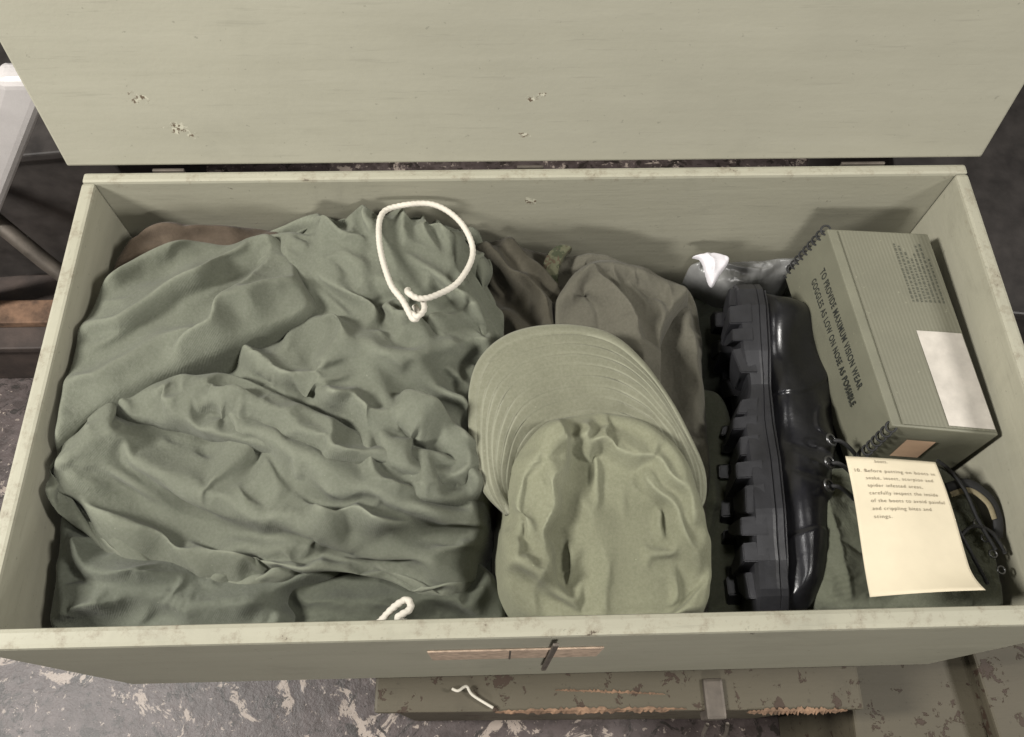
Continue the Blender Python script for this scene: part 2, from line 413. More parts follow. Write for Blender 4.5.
s_([(-33,22.0),(-25.1,17.5),(-20.0,14.5),(-15.8,12.0),(-11.1,10.0),(-5.0,9.2)],3.3,3.0,.4)
s_([(-36,17.2),(-29.1,12.4),(-23.5,10.3),(-18.7,8.6),(-13.0,6.4)],3.0,3.2,.4)
s_([(-15.9,15.8),(-11.8,13.5),(-8.0,12.6),(-4.5,13.2)],1.6,1.8,.6)
s_([(-14.9,8.9),(-11.1,7.4),(-8.0,4.6)],1.6,1.8,.5)
r_([(-5.0,21.8),(-7.4,17.8),(-5.9,12.6),(-5.1,7.9)],1.8,1.2)
for pts,h,w in [([(-22.2,38.2),(-22.2,33.8),(-18.9,28.9)],2.4,.8),([(-19.4,38.2),(-18.8,33.8),(-16.6,28.9)],2.6,.65),([(-16.6,38.4),(-15.9,33.7),(-14.2,27.8)],2.6,.65),([(-13.6,38.4),(-12.8,33.6),(-11.4,27.7)],2.6,.65),([(-10.6,38.4),(-9.8,33.6),(-9.0,28)],2.5,.65),([(-7.4,38),(-7.2,33.1),(-6.4,28.3)],2.4,.7)]: r_(pts,h,w)
s_([(-27.7,4.8),(-24.3,6.8),(-18.9,7.0),(-15.0,8.4)],1.5,2.0,.6)
bag = cloth('laundry_bag', bag_out, bag_ctrl, S, M_bag, None, drop=2.6, rad=2.2, seed=3, folds=(), warp=.25, sim=dict(comp=(1.08,1.56),ang=-.48,bend=3.8,res=.36,frames=50,S=.1,an=.3,nwl=3.8,nz=.5,mass=.3,cres=.25))
tag(bag, 'crumpled olive green cotton laundry bag with white drawstring', 'laundry bag')
cloth('bag_fold', [(-38.3,14.2),(-38.35,20),(-38.3,27),(-36.8,32.6),(-33.6,35.2),(-28,35.9),(-23.8,36.2),(-21.4,34.0),(-20.2,30.6),(-19.0,27.6),(-22.0,25.0),(-26,22.6),(-30.5,20.3),(-34,17.9),(-36.6,15.4)],
   [(-38,15,-1.0),(-38,22,-1.8),(-37,28,-3.0),(-34,33,-5.2),(-28,34.5,-5.8),(-23,34,-5.0),(-30,28,-2.6),(-24,27,-2.4),(-20,28,-2.6),(-34,20,-1.4),(-27,24,-2.0),(-35,25,-1.8)],
   [('s',[(-36.5,24.5),(-33,27.0),(-29.5,30),(-26,35)],1.5,3.0,.5),('r',[(-37,18.5),(-32.5,22.5),(-27,25.6),(-22,29)],1.0,1.0),('s',[(-30,22),(-26.5,26),(-24.5,30.5),(-24,36)],1.2,.5,2.2),('r',[(-37.6,29),(-35,32.5),(-31,35)],1.1,.9)],
   M_bag, bag, drop=1.3, rad=.9, seed=77, folds=(), warp=.3, skirt=2.5, sim=dict(comp=(1.03,1.13),ang=.75,bend=6.5,res=.31,S=.11,frames=36,an=.3,nwl=5,mass=.3))
cloth('bag_fold', [(-34.0,20.3),(-29,20.8),(-24,20.4),(-18,17.6),(-12,15.0),(-5.6,13.6),(-4.6,11.0),(-9.5,10.2),(-15,11.6),(-20,13.8),(-25,15.6),(-30,17.0),(-34.5,17.6)],
   [(-33,19,-2.6),(-25,18,-2.2),(-18,15,-2.0),(-11,12.6,-2.6),(-5.6,12.2,-4.6)],
   [('r',[(-33,19.2),(-25,18.6),(-18,15.6),(-11,13.0)],1.1,.9),('v',[(-30,18.2),(-24,16.9),(-17,13.9),(-10,11.6)],1.0,.6)],
   M_bag, bag, drop=1.5, rad=1.2, seed=81, folds=(), warp=.35, skirt=2.5, sim=dict(comp=(1.08,1.32),ang=-.42,bend=3.6,res=.28,S=.11,frames=34,an=.4,nwl=3.4,mass=.3,cres=.22))
rp = dict(twist=1400, strands=2, tw=.09)
tube('drawstring', [(-10.3,27.2,-2.4),(-9.9,26.0,-1.6),(-10.3,25.3,-1.2),(-11.2,27.0,-1.1),(-12.4,29.0,-1.3),(-13.5,33,-1.7),(-13.6,36.6,-2.2),(-12.1,37.8,-2.4),(-8.9,38.0,-2.5),(-6.4,35.9,-2.4),(-5.3,32.7,-2.4),(-6.5,29.4,-1.9),(-8.4,27.6,-1.2),(-9.8,27.1,-.9),(-10.7,27.6,-.8),(-10.9,28.4,-1.6)], .26, M_cord, bag, n=24, **rp)
tube('drawstring', [(-9.6,27.4,-1.6),(-9.4,26.3,-1.3),(-9.9,25.5,-1.1),(-10.5,25.9,-1.2)], .24, M_cord, bag, n=20, **rp)
tube('drawstring', [(-14.0,1.4,-9),(-12.8,1.6,-6.6),(-11.6,2.6,-5.8),(-10.6,3.1,-5.6),(-10.3,2.4,-5.4),(-11.2,1.8,-5.4),(-11.0,1.6,-6.4),(-9.4,1.5,-8)], .27, M_cord, bag, n=20, **rp)

fl = cloth('folded_shirt', [(-38.2,14),(-38.2,6),(-37.8,1.6),(-34,1.3),(-26,1.4),(-20.4,1.4),(-19.7,2.6),(-20.4,4.1),(-16,6.5),(-22,12),(-30,14)],
   [(-38,10,-6),(-34,4,-6.2),(-26,3,-6.6),(-20,3,-6.8),(-24,10,-9.4)],
   [('s',[(-37.5,3.0),(-31,3.8),(-25,3.2),(-20,3.4)],2.0,1.5,.35),('r',[(-37.4,11),(-37.6,7),(-36.4,3)],1.1,.7),('s',[(-37,9.0),(-34.5,5.8),(-27,5.0)],2.0,1.4,.4),('r',[(-21.0,1.2),(-20.2,2.6),(-20.8,4)],1.0,.35),('v',[(-22.0,1.2),(-21.2,2.6),(-21.8,4)],.7,.3)],
   M_jack, None, drop=1.4, rad=1.0, seed=9, folds=(), warp=.15, sim=dict(comp=(1.02,1.16),ang=-.1,bend=4,res=.25,S=.14,frames=32,mass=.35,cres=.2))
tag(fl, 'folded grey green shirt with hemmed cuff under laundry bag', 'shirt')
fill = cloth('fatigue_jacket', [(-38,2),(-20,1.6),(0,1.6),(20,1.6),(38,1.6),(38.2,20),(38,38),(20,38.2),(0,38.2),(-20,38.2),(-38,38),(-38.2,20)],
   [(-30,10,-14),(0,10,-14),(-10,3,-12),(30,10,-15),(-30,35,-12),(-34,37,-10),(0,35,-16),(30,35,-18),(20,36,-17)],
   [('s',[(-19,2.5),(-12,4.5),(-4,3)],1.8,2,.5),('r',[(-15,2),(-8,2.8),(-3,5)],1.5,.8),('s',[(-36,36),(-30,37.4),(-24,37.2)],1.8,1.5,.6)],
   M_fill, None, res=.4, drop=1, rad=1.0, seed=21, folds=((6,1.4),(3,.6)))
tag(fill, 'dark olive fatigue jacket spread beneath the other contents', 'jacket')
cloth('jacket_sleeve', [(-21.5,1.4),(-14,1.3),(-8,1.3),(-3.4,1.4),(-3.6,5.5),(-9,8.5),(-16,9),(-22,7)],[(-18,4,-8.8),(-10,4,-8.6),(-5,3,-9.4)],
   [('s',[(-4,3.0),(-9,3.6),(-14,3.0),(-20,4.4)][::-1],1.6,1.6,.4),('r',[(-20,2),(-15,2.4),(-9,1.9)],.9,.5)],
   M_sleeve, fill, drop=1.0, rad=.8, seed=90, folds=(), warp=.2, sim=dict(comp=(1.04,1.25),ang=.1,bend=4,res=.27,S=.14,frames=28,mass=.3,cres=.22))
bl = cloth('rolled_cloth', [(-38.3,29),(-38.2,34),(-35.5,38.0),(-29,38.4),(-23.5,38.4),(-24,34),(-31,31)],[(-35,35,-4.4),(-29,37,-5.2),(-24,37,-6.6)],
   [('s',[(-37.4,34),(-34,36.8),(-27,37.6)],1.0,1,.5)], fabric('brown_cloth',(.075,.056,.040)), None, res=.25, drop=1.6, rad=1.2, seed=5, folds=((3,.5),))
tag(bl, 'rolled dark brown cloth tucked against the locker wall', 'cloth')

dg = cloth('wool_garment', [(-8,38.2),(-7,30),(-5,22),(3,22),(5,29),(4.4,36),(2,38.2)],
   [(-5,36,-9.5),(0,33,-11),(-3,28,-10),(2,26,-11)],
   [('s',[(-6,37),(-2,34),(1,30),(2,25)],2.8,2.5,.4),('r',[(-3,37.5),(0.5,34.5),(3,31)],2.0,.8),('r',[(-3.5,31),(-1,28.5),(0,25)],1.4,.8)],
   M_dark, None, drop=2, rad=2, seed=12, folds=(), warp=.2, sim=dict(comp=(1.04,1.3),ang=-.9,bend=4,res=.34,S=.12,frames=32,mass=.3))
tag(dg, 'dark olive brown garment folded beside the laundry bag', 'garment')

tr = cloth('folded_trousers', [(1.5,34.5),(3.2,37.2),(6.5,36.6),(12,35.4),(16.2,33.8),(16.8,29),(16.2,22),(15.8,14),(15.0,6),(14,2),(8,2),(0,8),(-1.5,20),(1,29)],
   [(3,36,-9.6),(9,33,-9.8),(16,32,-11),(16,20,-11.4),(6,28,-10.4),(12,24,-10.8),(15,8,-12.6),(0,15,-11.4)],
   [('r',[(5.0,32),(6.5,29.2),(6.0,26)],.8,.8),('s',[(4,35.9),(8,35.4),(13,34.2)],1.8,.8,.4),('s',[(15.0,32),(15.2,25),(14.8,18)],1.8,.35,1.6)],
   M_trou, None, drop=2.2, rad=.9, seed=15, folds=(), warp=.12, sim=dict(comp=(1.02,1.10),ang=-1.2,bend=5,res=.30,S=.12,frames=34,mass=.35,cres=.22))
tag(tr, 'folded brown olive trousers lying behind the field cap', 'trousers')
cloth('folded_leg', [(2.2,29.0),(3.2,32.4),(5.4,34.6),(9.0,34.6),(13.4,33.2),(15.4,31.6),(13.4,29.2),(12.0,26.6),(11.4,23.5),(11.0,19.5),(7.5,20),(4.0,23)],
   [(3.4,31,-8.0),(7,33.6,-7.2),(13,32,-8.2),(12,28,-8.0),(10,23,-7.8),(6,26,-7.8)],
   [('r',[(3.4,30),(5.2,32.8),(9,33.6),(14.0,32.0)],1.4,.5),('s',[(6.0,33),(8.4,30),(9.6,26),(9.8,21)],1.8,.35,2.6),('v',[(4.8,31.6),(6.4,28.6),(6.2,25)],1.1,.5),('v',[(9.4,32.2),(12,30.8),(13,29.4)],.8,.4)],
   M_trou, tr, drop=1.1, rad=.4, seed=18, folds=(), warp=.1, skirt=2.2, sim=dict(comp=(1.05,1.14),ang=-1.1,bend=4,res=.24,S=.13,frames=32,mass=.35,cres=.17))
cm_ = cloth('camouflage_strap', [(1.0,31.0),(1.1,34.0),(1.8,36.0),(3.0,36.9),(4.2,36.6),(3.4,35.6),(2.8,34.0),(2.6,31.2)],[(1.5,31,-9.2),(2,34,-8.0),(3.5,36.5,-7.4)],
   [('s',[(1.3,31),(1.6,34),(2.8,36.4)],.3,.35,.15)],M_camo,None,res=.12,drop=.1,rad=.2,seed=70,folds=((1.6,.2),),margin=.4,warp=0,skirt=2)
tag(cm_, 'short camouflage cotton strap standing up beside trousers', 'strap')

# ------------------------------------------------------------------ CAP
cap = empty('field_cap', (.05,.10,-.10)); tag(cap, 'faded olive field cap with stitched curved brim', 'cap')
def cp(o): under(o, cap); return o
M_brim = fabric('brim_cotton', (.168,.167,.120), .07, .8, fade=(.29,.29,.22))
def brim():
    outer = catmull([(-2.6,9.6),(-4.3,11.4),(-5.2,14.0),(-5.5,17.0),(-5.4,20.2),(-4.6,22.6),(-2.7,24.4),(0,25.3),(3.4,25.4),(6.5,24.5),(8.9,22.2),(10.8,18.9),(12.1,15.8),(13.1,12.8),(13.0,10.6),(12.3,9.4)],12)
    inner = catmull([(-2.3,9.4),(-2.4,11),(-2.0,12.8),(-1.2,14.4),(0.4,15.8),(3.0,16.6),(5.8,16.7),(8.4,16.0),(10.2,14.7),(11.4,12.8),(12.0,10.8),(12.1,9.4)],12)
    n = 180; m = 96
    def rs(C): 
        s = np.r_[0,np.cumsum(np.linalg.norm(np.diff(C,axis=0),axis=1))]; s/=s[-1]; t=np.linspace(0,1,n)
        return np.stack([np.interp(t,s,C[:,k]) for k in range(2)],-1)
    A = rs(inner); B = rs(outer); vs=[]
    for j in range(m+1):
        f = j/m
        for i in range(n):
            t = i/(n-1); p = A[i]*(1-f)+B[i]*f
            z = -3.7 - 1.7*abs(2*t-1)**2.0 + .8*math.sin(f*math.pi*.8) - .3*f
            ph = (f*9.0) % 1.0
            if f < .92: z -= .034*math.exp(-((min(ph,1-ph))/.07)**2)
            if f > .91: z += .13*math.sqrt(max(0,1-((f-.955)/.045)**2))
            z += .12*math.sin(i*.08+1)*(f)+.04*math.sin(i*.31+j*.07)*(1-f)+.04*math.sin(i*.17-j*.11)
            vs.append((p[0]*CM,p[1]*CM,z*CM))
    fs = [(j*n+i,j*n+i+1,(j+1)*n+i+1,(j+1)*n+i) for j in range(m) for i in range(n-1)]
    me = bpy.data.meshes.new('brim'); me.from_pydata(vs,[],[f[::-1] for f in fs]); me.update()
    o = add('brim', me, None, M_brim, True); md = o.modifiers.new('t','SOLIDIFY'); md.thickness=.0035; md.offset=-1
    return o
cp(brim())
crown = cloth('crown', [(-3.2,8.6),(-2.8,12),(-2.0,14.6),(.2,16.6),(3,17.6),(6,17.6),(8.8,16.9),(10.9,15.3),(12.3,12.9),(13.1,9.4),(13.3,5),(12.9,2.4),(11.6,1.5),(6,1.3),(0,1.3),(-2.0,1.9),(-3.3,4),(-3.4,6.5)],
   [(-3,8,-5.2),(0,15,-4.2),(6,17,-3.8),(11.6,13,-4.8),(13,6,-5.6),(2,12,-3.6),(7,12,-3.4),(7,6,-4.2),(0,5,-5.0),(10,8,-4.4),(6,2,-5.0),(12,2,-5.8),(-2,2,-6)],
   [('s',[(-3.0,1.6),(-2.4,5.8),(-1.5,10.6),(-.7,14),(.6,16.2)],1.6,.6,1.6),
    ('s',[(12.4,8.0),(10.4,12.2),(6.6,13.7),(2.4,14.3),(-.2,13.4)],1.9,.4,3.6),
    ('s',[(1.7,16.9),(1.9,16),(1.5,13.3),(.6,9.5),(-.4,5),(-1.0,1.6)],1.9,.4,2.8),
    ('r',[(3.1,16.6),(3.5,15.4),(3.0,14.2)],.9,.5),('v',[(5.6,17.2),(5.7,15.8),(5.5,14.4)],.5,.18),
    ('s',[(8.2,12.6),(10.5,9),(12.2,4.6)],1.4,1.8,.5),
    ('r',[(2.8,11),(4.6,6.5),(4.6,1.8)],.6,1.1),('v',[(-.6,12.5),(-1.0,9.5),(-2.0,5)],.8,.4)],
   M_cap, None, drop=1.6, rad=1.1, seed=31, folds=(), warp=.25, sim=dict(comp=(1.045,1.06),bend=9,res=.20,S=.17,frames=38,cres=.16,low=.3,mass=.25))
cp(crown)

# ------------------------------------------------------------------ BOOTS
def bxy(h,l): return (18.9+h-.105*l, 32.8-l)
def boot():
    root = empty('combat_boot', (.20,.17,-.2))
    def bp(o): under(o, root); return o
    me = bpy.data.meshes.new('sole'); bm = bmesh.new()
    zc = -11.2; L = 30.8
    def halfw(l):
        return np.interp(l/L,[0,.03,.1,.25,.36,.48,.6,.75,.88,.96,1],[2.4,3.2,3.8,3.7,3.1,3.5,4.5,5.0,4.8,3.9,2.6])
    O = [(l, halfw(l)) for l in np.linspace(0,L,60)]; O = O+[(l,-w) for l,w in reversed(O)]
    def sxy(h,l): return bxy(h+max(0,(l-25)/6)**2*.7+max(0,(3.4-h)/3.4)*1.1*math.exp(-((l-11)/2.4)**2),l)
    rings=[]
    for h,ex in [(.95,-.35),(1.15,.05),(1.6,.10),(2.5,.14),(2.75,.1),(2.82,-.02),(2.92,.1),(3.4,.08),(3.55,-.2)]:
        rings.append([bm.verts.new((sxy(h,l)[0]*CM,sxy(h,l)[1]*CM,(zc+w*(1+ex/4))*CM)) for l,w in O])
    n=len(O)
    for a,b in zip(rings,rings[1:]):
        for i in range(n): bm.faces.new((a[i],a[(i+1)%n],b[(i+1)%n],b[i]))
    bm.faces.new(rings[0]); bm.faces.new(rings[-1][::-1])
    rr = random.Random(17)
    def prism(pts, h0, h1, taper=.12):
        c=(sum(p[0] for p in pts)/len(pts),sum(p[1] for p in pts)/len(pts)); lo=[];hi=[]
        for l,w in pts:
            x,y=sxy(h0,l); lo.append(bm.verts.new((x*CM,y*CM,(zc+w)*CM)))
            l2=l+(c[0]-l)*taper; w2=w+(c[1]-w)*taper; x,y=sxy(h1,l2); hi.append(bm.verts.new((x*CM,y*CM,(zc+w2)*CM)))
        k=len(pts); fs=[bm.faces.new(hi)]
        for i in range(k): fs.append(bm.faces.new((lo[i],lo[(i+1)%k],hi[(i+1)%k],hi[i])))
        es=list({e for f in fs for e in f.edges})
        bmesh.ops.bevel(bm, geom=es, offset=.0009, segments=2, affect='EDGES')
    l=.25; k=0
    while l < L-1.4:
        wd = rr.choice([1.3,1.9,2.5])+rr.uniform(-.15,.15)
        if l+wd > L-.1: wd = L-.15-l
        if wd < 1: break
        hw = min(halfw(l+.1),halfw(l+wd)); j=lambda: rr.uniform(-.2,.2)
        if not 8.8 < l < 11.4:
            a=rr.choice([-1.2,-.8,.9,1.3])
            for sg in (1,-1):
                prism([(l+j(),sg*(hw+.22)),(l+wd+j(),sg*(hw+.22)),(l+wd-.1+a*.35,sg*hw*.58),(l+wd*.8+a,sg*hw*.12),(l+wd*.15+a,sg*hw*.08),(l+.1+a*.35,sg*hw*.56)],2.0,rr.uniform(-.3,.5))
        l += wd+rr.uniform(.3,.6); k+=1
    bmesh.ops.recalc_face_normals(bm, faces=bm.faces); bm.to_mesh(me); bm.free()
    bp(add('sole', me, None, M_rubber))
    def ol(pts): return [bxy(h,l) for h,l in pts]
    up = cloth('foot_upper', ol([(3.2,.6),(5.5,.0),(9,.1),(11.5,.6),(12.2,4),(12.2,9),(11.6,12.6),(11.0,15),(10.1,18),(9.4,21),(8.8,24),(8.3,27.0),(7.6,29.2),(6.1,30.5),(4.6,30.8),(3.3,30.2),(3.1,22),(3.3,14),(3.1,7)]),
       [(*bxy(4,3),-7.6),(*bxy(6,3),-8.8),(*bxy(8.6,5),-11),(*bxy(11,5),-13.4),(*bxy(5,12),-8.4),(*bxy(8,12),-10),(*bxy(11,12),-12.4),(*bxy(5,22),-6.8),(*bxy(8,22),-7.6),(*bxy(5,27),-7.1),(*bxy(10,17),-9.4)],
       [('r',[bxy(5.0,17),bxy(7.5,18.2),bxy(10.2,18.4)],.18,.6),('v',[bxy(4.4,18.8),bxy(7,19.6),bxy(10,19.4)],.22,.45),('v',[bxy(4.8,16),bxy(7.5,16.8),bxy(10.2,17)],.18,.45),
        ('s',[bxy(3.4,11.5),bxy(6.5,11),bxy(9.5,9.5),bxy(12,6.8)],.24,1.2,.09),('s',[bxy(10.2,15.5),bxy(8.2,14.6),bxy(8.8,12.4),bxy(11.5,10.5)],.22,.09,1.2),
        ('s',[bxy(9.6,25.4),bxy(7.2,24.4),bxy(5.0,24.8),bxy(3.2,25.6)],.24,1.6,.08)],
       M_leather, None, res=.13, drop=3.2, rad=2.7, folds=((6,.03),), skirt=1.6, sub=1, warp=.05, smoothout=2)
    bp(up)
    bp(cloth('shaft', ol([(11.6,.4),(15,.2),(19,.5),(19.4,7),(19,13.4),(15,14.4),(12,14.8),(11.4,13),(11.6,8)]),
       [(*bxy(11,6),-13.4),(*bxy(15,7),-14.6),(*bxy(19,7),-15)],
       [('r',[bxy(12,2),bxy(15,5),bxy(18,4)],.3,.8)], M_nylon, None, res=.3, drop=2, rad=2, folds=((3,.3),)))
    bp(tube('welt', [(*bxy(3.65,l), zc+ (halfw(l)*.94)) for l in np.linspace(1.2,29.6,24)], .13, M_rubber, None, twist=900, n=6, strands=2))
    for k,(h,l) in enumerate([(8.1,20.8),(8.5,18.6),(9.0,16.4)]):
        x,y = bxy(h-.3,l); z2=-7.15-.45*k
        ring=[(x+.48*math.cos(a),y+.48*math.sin(a),z2-.35*math.cos(a)) for a in np.linspace(0,2*math.pi,10,endpoint=False)]
        bp(tube('eyelet', ring, .13, M_eye, None, n=3, closed=True, nseg=8))
        bp(tube('lace', [(x,y,z2-.4),(x+.7,y-.1,z2+.0),(x+1.7,y-.4,z2-.7),(x+2.8,y-.7,z2-2.0)], .19, M_lace, None, n=5, nseg=8))
    return root
b1 = boot(); tag(b1, 'black jungle boot lying on side, lugged rubber sole', 'boot', 'pair of jungle boots')

b2 = empty('combat_boot', (.30,.10,-.2)); tag(b2, 'olive canvas boot shaft with loose black laces', 'boot', 'pair of jungle boots')
def b2p(o): under(o, b2); return o
b2p(cloth('shaft', [(24.6,15),(24.2,12),(22.8,7),(22.6,2.2),(30,1.5),(37,1.5),(38.2,4),(38.3,9),(37.8,13),(36,15),(32,15.2),(27,15)],
    [(24,10,-8.4),(24,4,-8.0),(27,8,-7.6),(32,8,-8.0),(37,8,-8.6),(36,14,-10.5),(26,14,-11),(31,14,-11)],
    [('s',[(34.8,2.0),(34.2,6),(34.5,10.5),(33.2,14)],1.2,1.6,.5),('s',[(24.9,15),(24.5,9),(24.6,2.5)],.8,1.0,.4),('r',[(36.6,12.5),(36.2,9.5),(37.4,6.5)],.8,.6),('r',[(35.2,6),(36.5,4.5),(37.6,3.2)],.7,.6)]
    +[('r',[(22.8+.1*i,2.6+.5*i),(24.8,2.8+.5*i)],.16,.16) for i in range(22)],
    M_nylon, None, res=.15, drop=1.4, rad=.8, seed=44, folds=((3.5,.4),(1.6,.12)), warp=.05, smoothout=0))
tan = fabric('tan_binding',(.26,.22,.14),.1)
b2p(tube('binding', [(34.6,11.6,-7.3),(36.2,11.8,-6.8),(37.6,10.6,-6.9),(38.1,9.0,-7.2),(37.9,7.4,-7.6)], .22, M_lace, None, n=10, flat=2.0))
b2p(tube('binding', [(34.7,11.0,-7.2),(36.1,11.2,-6.7),(37.3,10.1,-6.7),(37.7,8.8,-7.0)], .12, tan, None, n=10, flat=2.0))
for pts in ([(33.6,14.4,-9),(34.0,12,-6.9),(33.8,9,-6.4),(34.6,6,-6.4),(35.6,3.5,-6.9)],
            [(35.4,14.6,-9),(35.0,13,-6.9),(35.4,11.0,-6.2),(35.9,8.5,-6.3),(36.9,6.2,-6.7)],
            [(33.8,7,-6.5),(35.2,8.0,-6.2),(36.9,7.6,-6.6),(37.9,6.0,-7.2)]):
    b2p(tube('lace', pts, .16, M_lace, None, n=10, nseg=8, twist=700, strands=2))
b2p(cloth('foot_upper', [(24,30),(26,34),(32,35),(36,31),(36,20),(30,18),(25,20)],[(30,26,-16.5)],[],M_leather,None,res=.5,drop=2,rad=3,folds=()))
for k in range(4):
    a0=(37.0-.3*k, 4.6+1.3*k, -6.9)
    b2p(tube('eyelet',[(a0[0]+.3*math.cos(a),a0[1]+.3*math.sin(a),a0[2]) for a in np.linspace(0,2*math.pi,8,endpoint=False)],.09,M_eye,None,n=3,closed=True,nseg=6))

cv = cloth('canvas_pouch', [(13.6,22),(13.4,12),(13.8,3),(18,2.5),(19,12),(19,22),(16.5,24)],[(16,12,-13)],[('r',[(15.0,21),(15.8,14),(15.4,8)],.8,.6),('s',[(13.6,13),(16,12.4),(18,13)],.7,1.5,.3)],M_nylon,None,res=.25,drop=1.2,rad=1,seed=51,folds=((3,.4),))
tag(cv, 'olive nylon canvas pouch wedged beside the boot sole', 'pouch')

pl = cloth('plastic_wrap', [(17.0,37.8),(18.4,36.0),(20.6,35.0),(22.6,35.4),(24.5,36),(27.5,36.4),(28.6,38.2),(24,38.3),(19,38.3)],
    [(17.5,37,-12.4),(20,36,-13.0),(24,37,-12.6),(28,37.5,-12)],
    [('s',[(18.4,37.5),(20,36.2),(21.5,35.4)],.7,.8,.3),('r',[(20,38),(22.5,36.8),(26,36.8)],.8,.4),('r',[(23,38),(25.5,37.4),(28,37.6)],.6,.4)],
    M_plas, None, res=.15, drop=1.2, rad=.7, seed=61, folds=((2,.7),(1,.25)))
tag(pl, 'crumpled milky white plastic wrap behind the boot heel', 'plastic wrap')
sc = cloth('paper_scrap', [(16.6,36.9),(17.4,36.4),(18.0,33.6),(19.0,34.8),(20.2,36.6),(18.6,37.2)],[(18,36,-9.6),(18.4,34,-10)],[('s',[(17,37),(18.4,35.6),(18.4,34.2)],.5,.7,.2)],simple('white_scrap',(.55,.53,.55),.6),None,res=.1,drop=.3,rad=.3,folds=((1.4,.3),),margin=.4,skirt=1)
tag(sc, 'small torn white paper scrap beside the boot heel', 'paper scrap')

# ------------------------------------------------------------------ GOGGLES CARTON
T = [(29.5,16.1,-4.0),(38.2,15.1,-4.0),(37.2,35.2,-4.0),(27.8,35.9,-4.0)]
Bt = [(29.1,15.3,-13.2),(37.9,14.6,-13.2),(37.0,35.0,-13.2),(26.8,36.4,-13.2)]
tv = [Vector(p)*CM for p in T]; bv = [Vector(p)*CM for p in Bt]
cart = empty('goggles_box', tuple(sum(bv,Vector())/4)); tag(cart, 'olive cardboard goggles carton with printed side and white label', 'box')
def gp(o): under(o, cart); return o
gp(hexa('carton_body', bv, [Vector((v.x,v.y,v.z-.0008)) for v in tv], M_carton, None, .0012, 2))
def lerp(a,b,t): return a+(b-a)*t
def quadpt(a,b,c,d,u,v): return lerp(lerp(a,b,u),lerp(d,c,u),v)
def sheet(name, A,B,C,D,u0,u1,v0,v1, off, mat, nrm, n=6, wob=0):
    vs=[];fs=[]
    for j in range(n+1):
        for i in range(n+1):
            vs.append(quadpt(A,B,C,D,u0+(u1-u0)*i/n, v0+(v1-v0)*j/n)+nrm*(off+wob*math.sin(i*1.1+j*.7)))
    for j in range(n):
        for i in range(n): a=j*(n+1)+i; fs.append((a,a+1,a+n+2,a+n+1))
    me=bpy.data.meshes.new(name); me.from_pydata([tuple(v) for v in vs],[],fs); me.update(); return add(name,me,None,mat,True)
up = Vector((0,0,1))
gp(sheet('printed_top', *tv, .10,.985,.01,.99,.0004,M_ctop,up))
gp(sheet('address_label', *tv, .54,.975,.02,.47,.0009,M_label,up,wob=.0001))
def dashes():
    bm=bmesh.new(); r=random.Random(3)
    for row in range(8):
        u = .90-row*.042; v=.62; end = .62+ r.uniform(.20,.33)
        while v<end:
            dv=r.uniform(.005,.018)
            q=[quadpt(*tv,a,b)+up*.0009 for a,b in ((u,v),(u+.014,v),(u+.014,v+dv),(u,v+dv))]
            bm.faces.new([bm.verts.new(p) for p in q]); v+=dv+r.uniform(.003,.009)
    me=bpy.data.meshes.new('fine_print'); bm.to_mesh(me); bm.free(); return add('fine_print',me,None,simple('faint_ink',(.06,.062,.045),.7))
gp(dashes())
def text_on(name, body, size, origin, xdir, ydir, mat, spacing=1.0, bold=0, width=None, lift=.0006):
    cu = bpy.data.curves.new(name,'FONT'); cu.body=body; cu.size=size; cu.space_character=spacing; cu.offset=bold
    t = bpy.data.objects.new(name,cu); scene.collection.objects.link(t); bpy.context.view_layer.update()
    me = bpy.data.meshes.new_from_object(t); bpy.data.objects.remove(t)
    X=xdir.normalized(); Zd=X.cross(ydir).normalized(); Y=Zd.cross(X)
    w = max(v.co.x for v in me.vertices) or 1; k = width/w
    for v in me.vertices: v.co = origin + X*(v.co.x*k) + Y*v.co.y + Zd*lift
    me.materials.clear(); return add(name, me, None, mat)
fx = (tv[0]-tv[3]); fy = (tv[3]-bv[3])
o1 = quadpt(bv[3],bv[0],tv[0],tv[3],.15,.66); o2 = quadpt(bv[3],bv[0],tv[0],tv[3],.15,.46)
gp(text_on('printed_text','TO PROVIDE MAXIMUM VISION WEAR',.0132,o1,fx,fy,M_ink,width=.124,spacing=1.15,bold=.00025))
gp(text_on('printed_text','GOGGLES AS LOW ON NOSE AS POSSIBLE',.0132,o2,fx,fy,M_ink,width=.133,spacing=1.15,bold=.00025))
nf = Vector((-.1,-1,.05)).normalized()
gp(sheet('orange_sticker', bv[0],bv[1],tv[1],tv[0], .24,.52,.42,.78,.0016,M_orange,nf,2))
for (a,b,nn) in ((bv[0],tv[0],10),(bv[3],tv[3],10)):
    for i in range(nn):
        c=lerp(a,b,(i+.5)/nn)*100
        ring=[(c.x+.10+.42*math.cos(t),c.y+.1+.42*math.sin(t),c.z+.16*math.sin(t*1+.6)) for t in np.linspace(0,2*math.pi,10,endpoint=False)]
        gp(tube('wire_stitch', ring, .10, M_lace, None, n=2, closed=True, nseg=6))

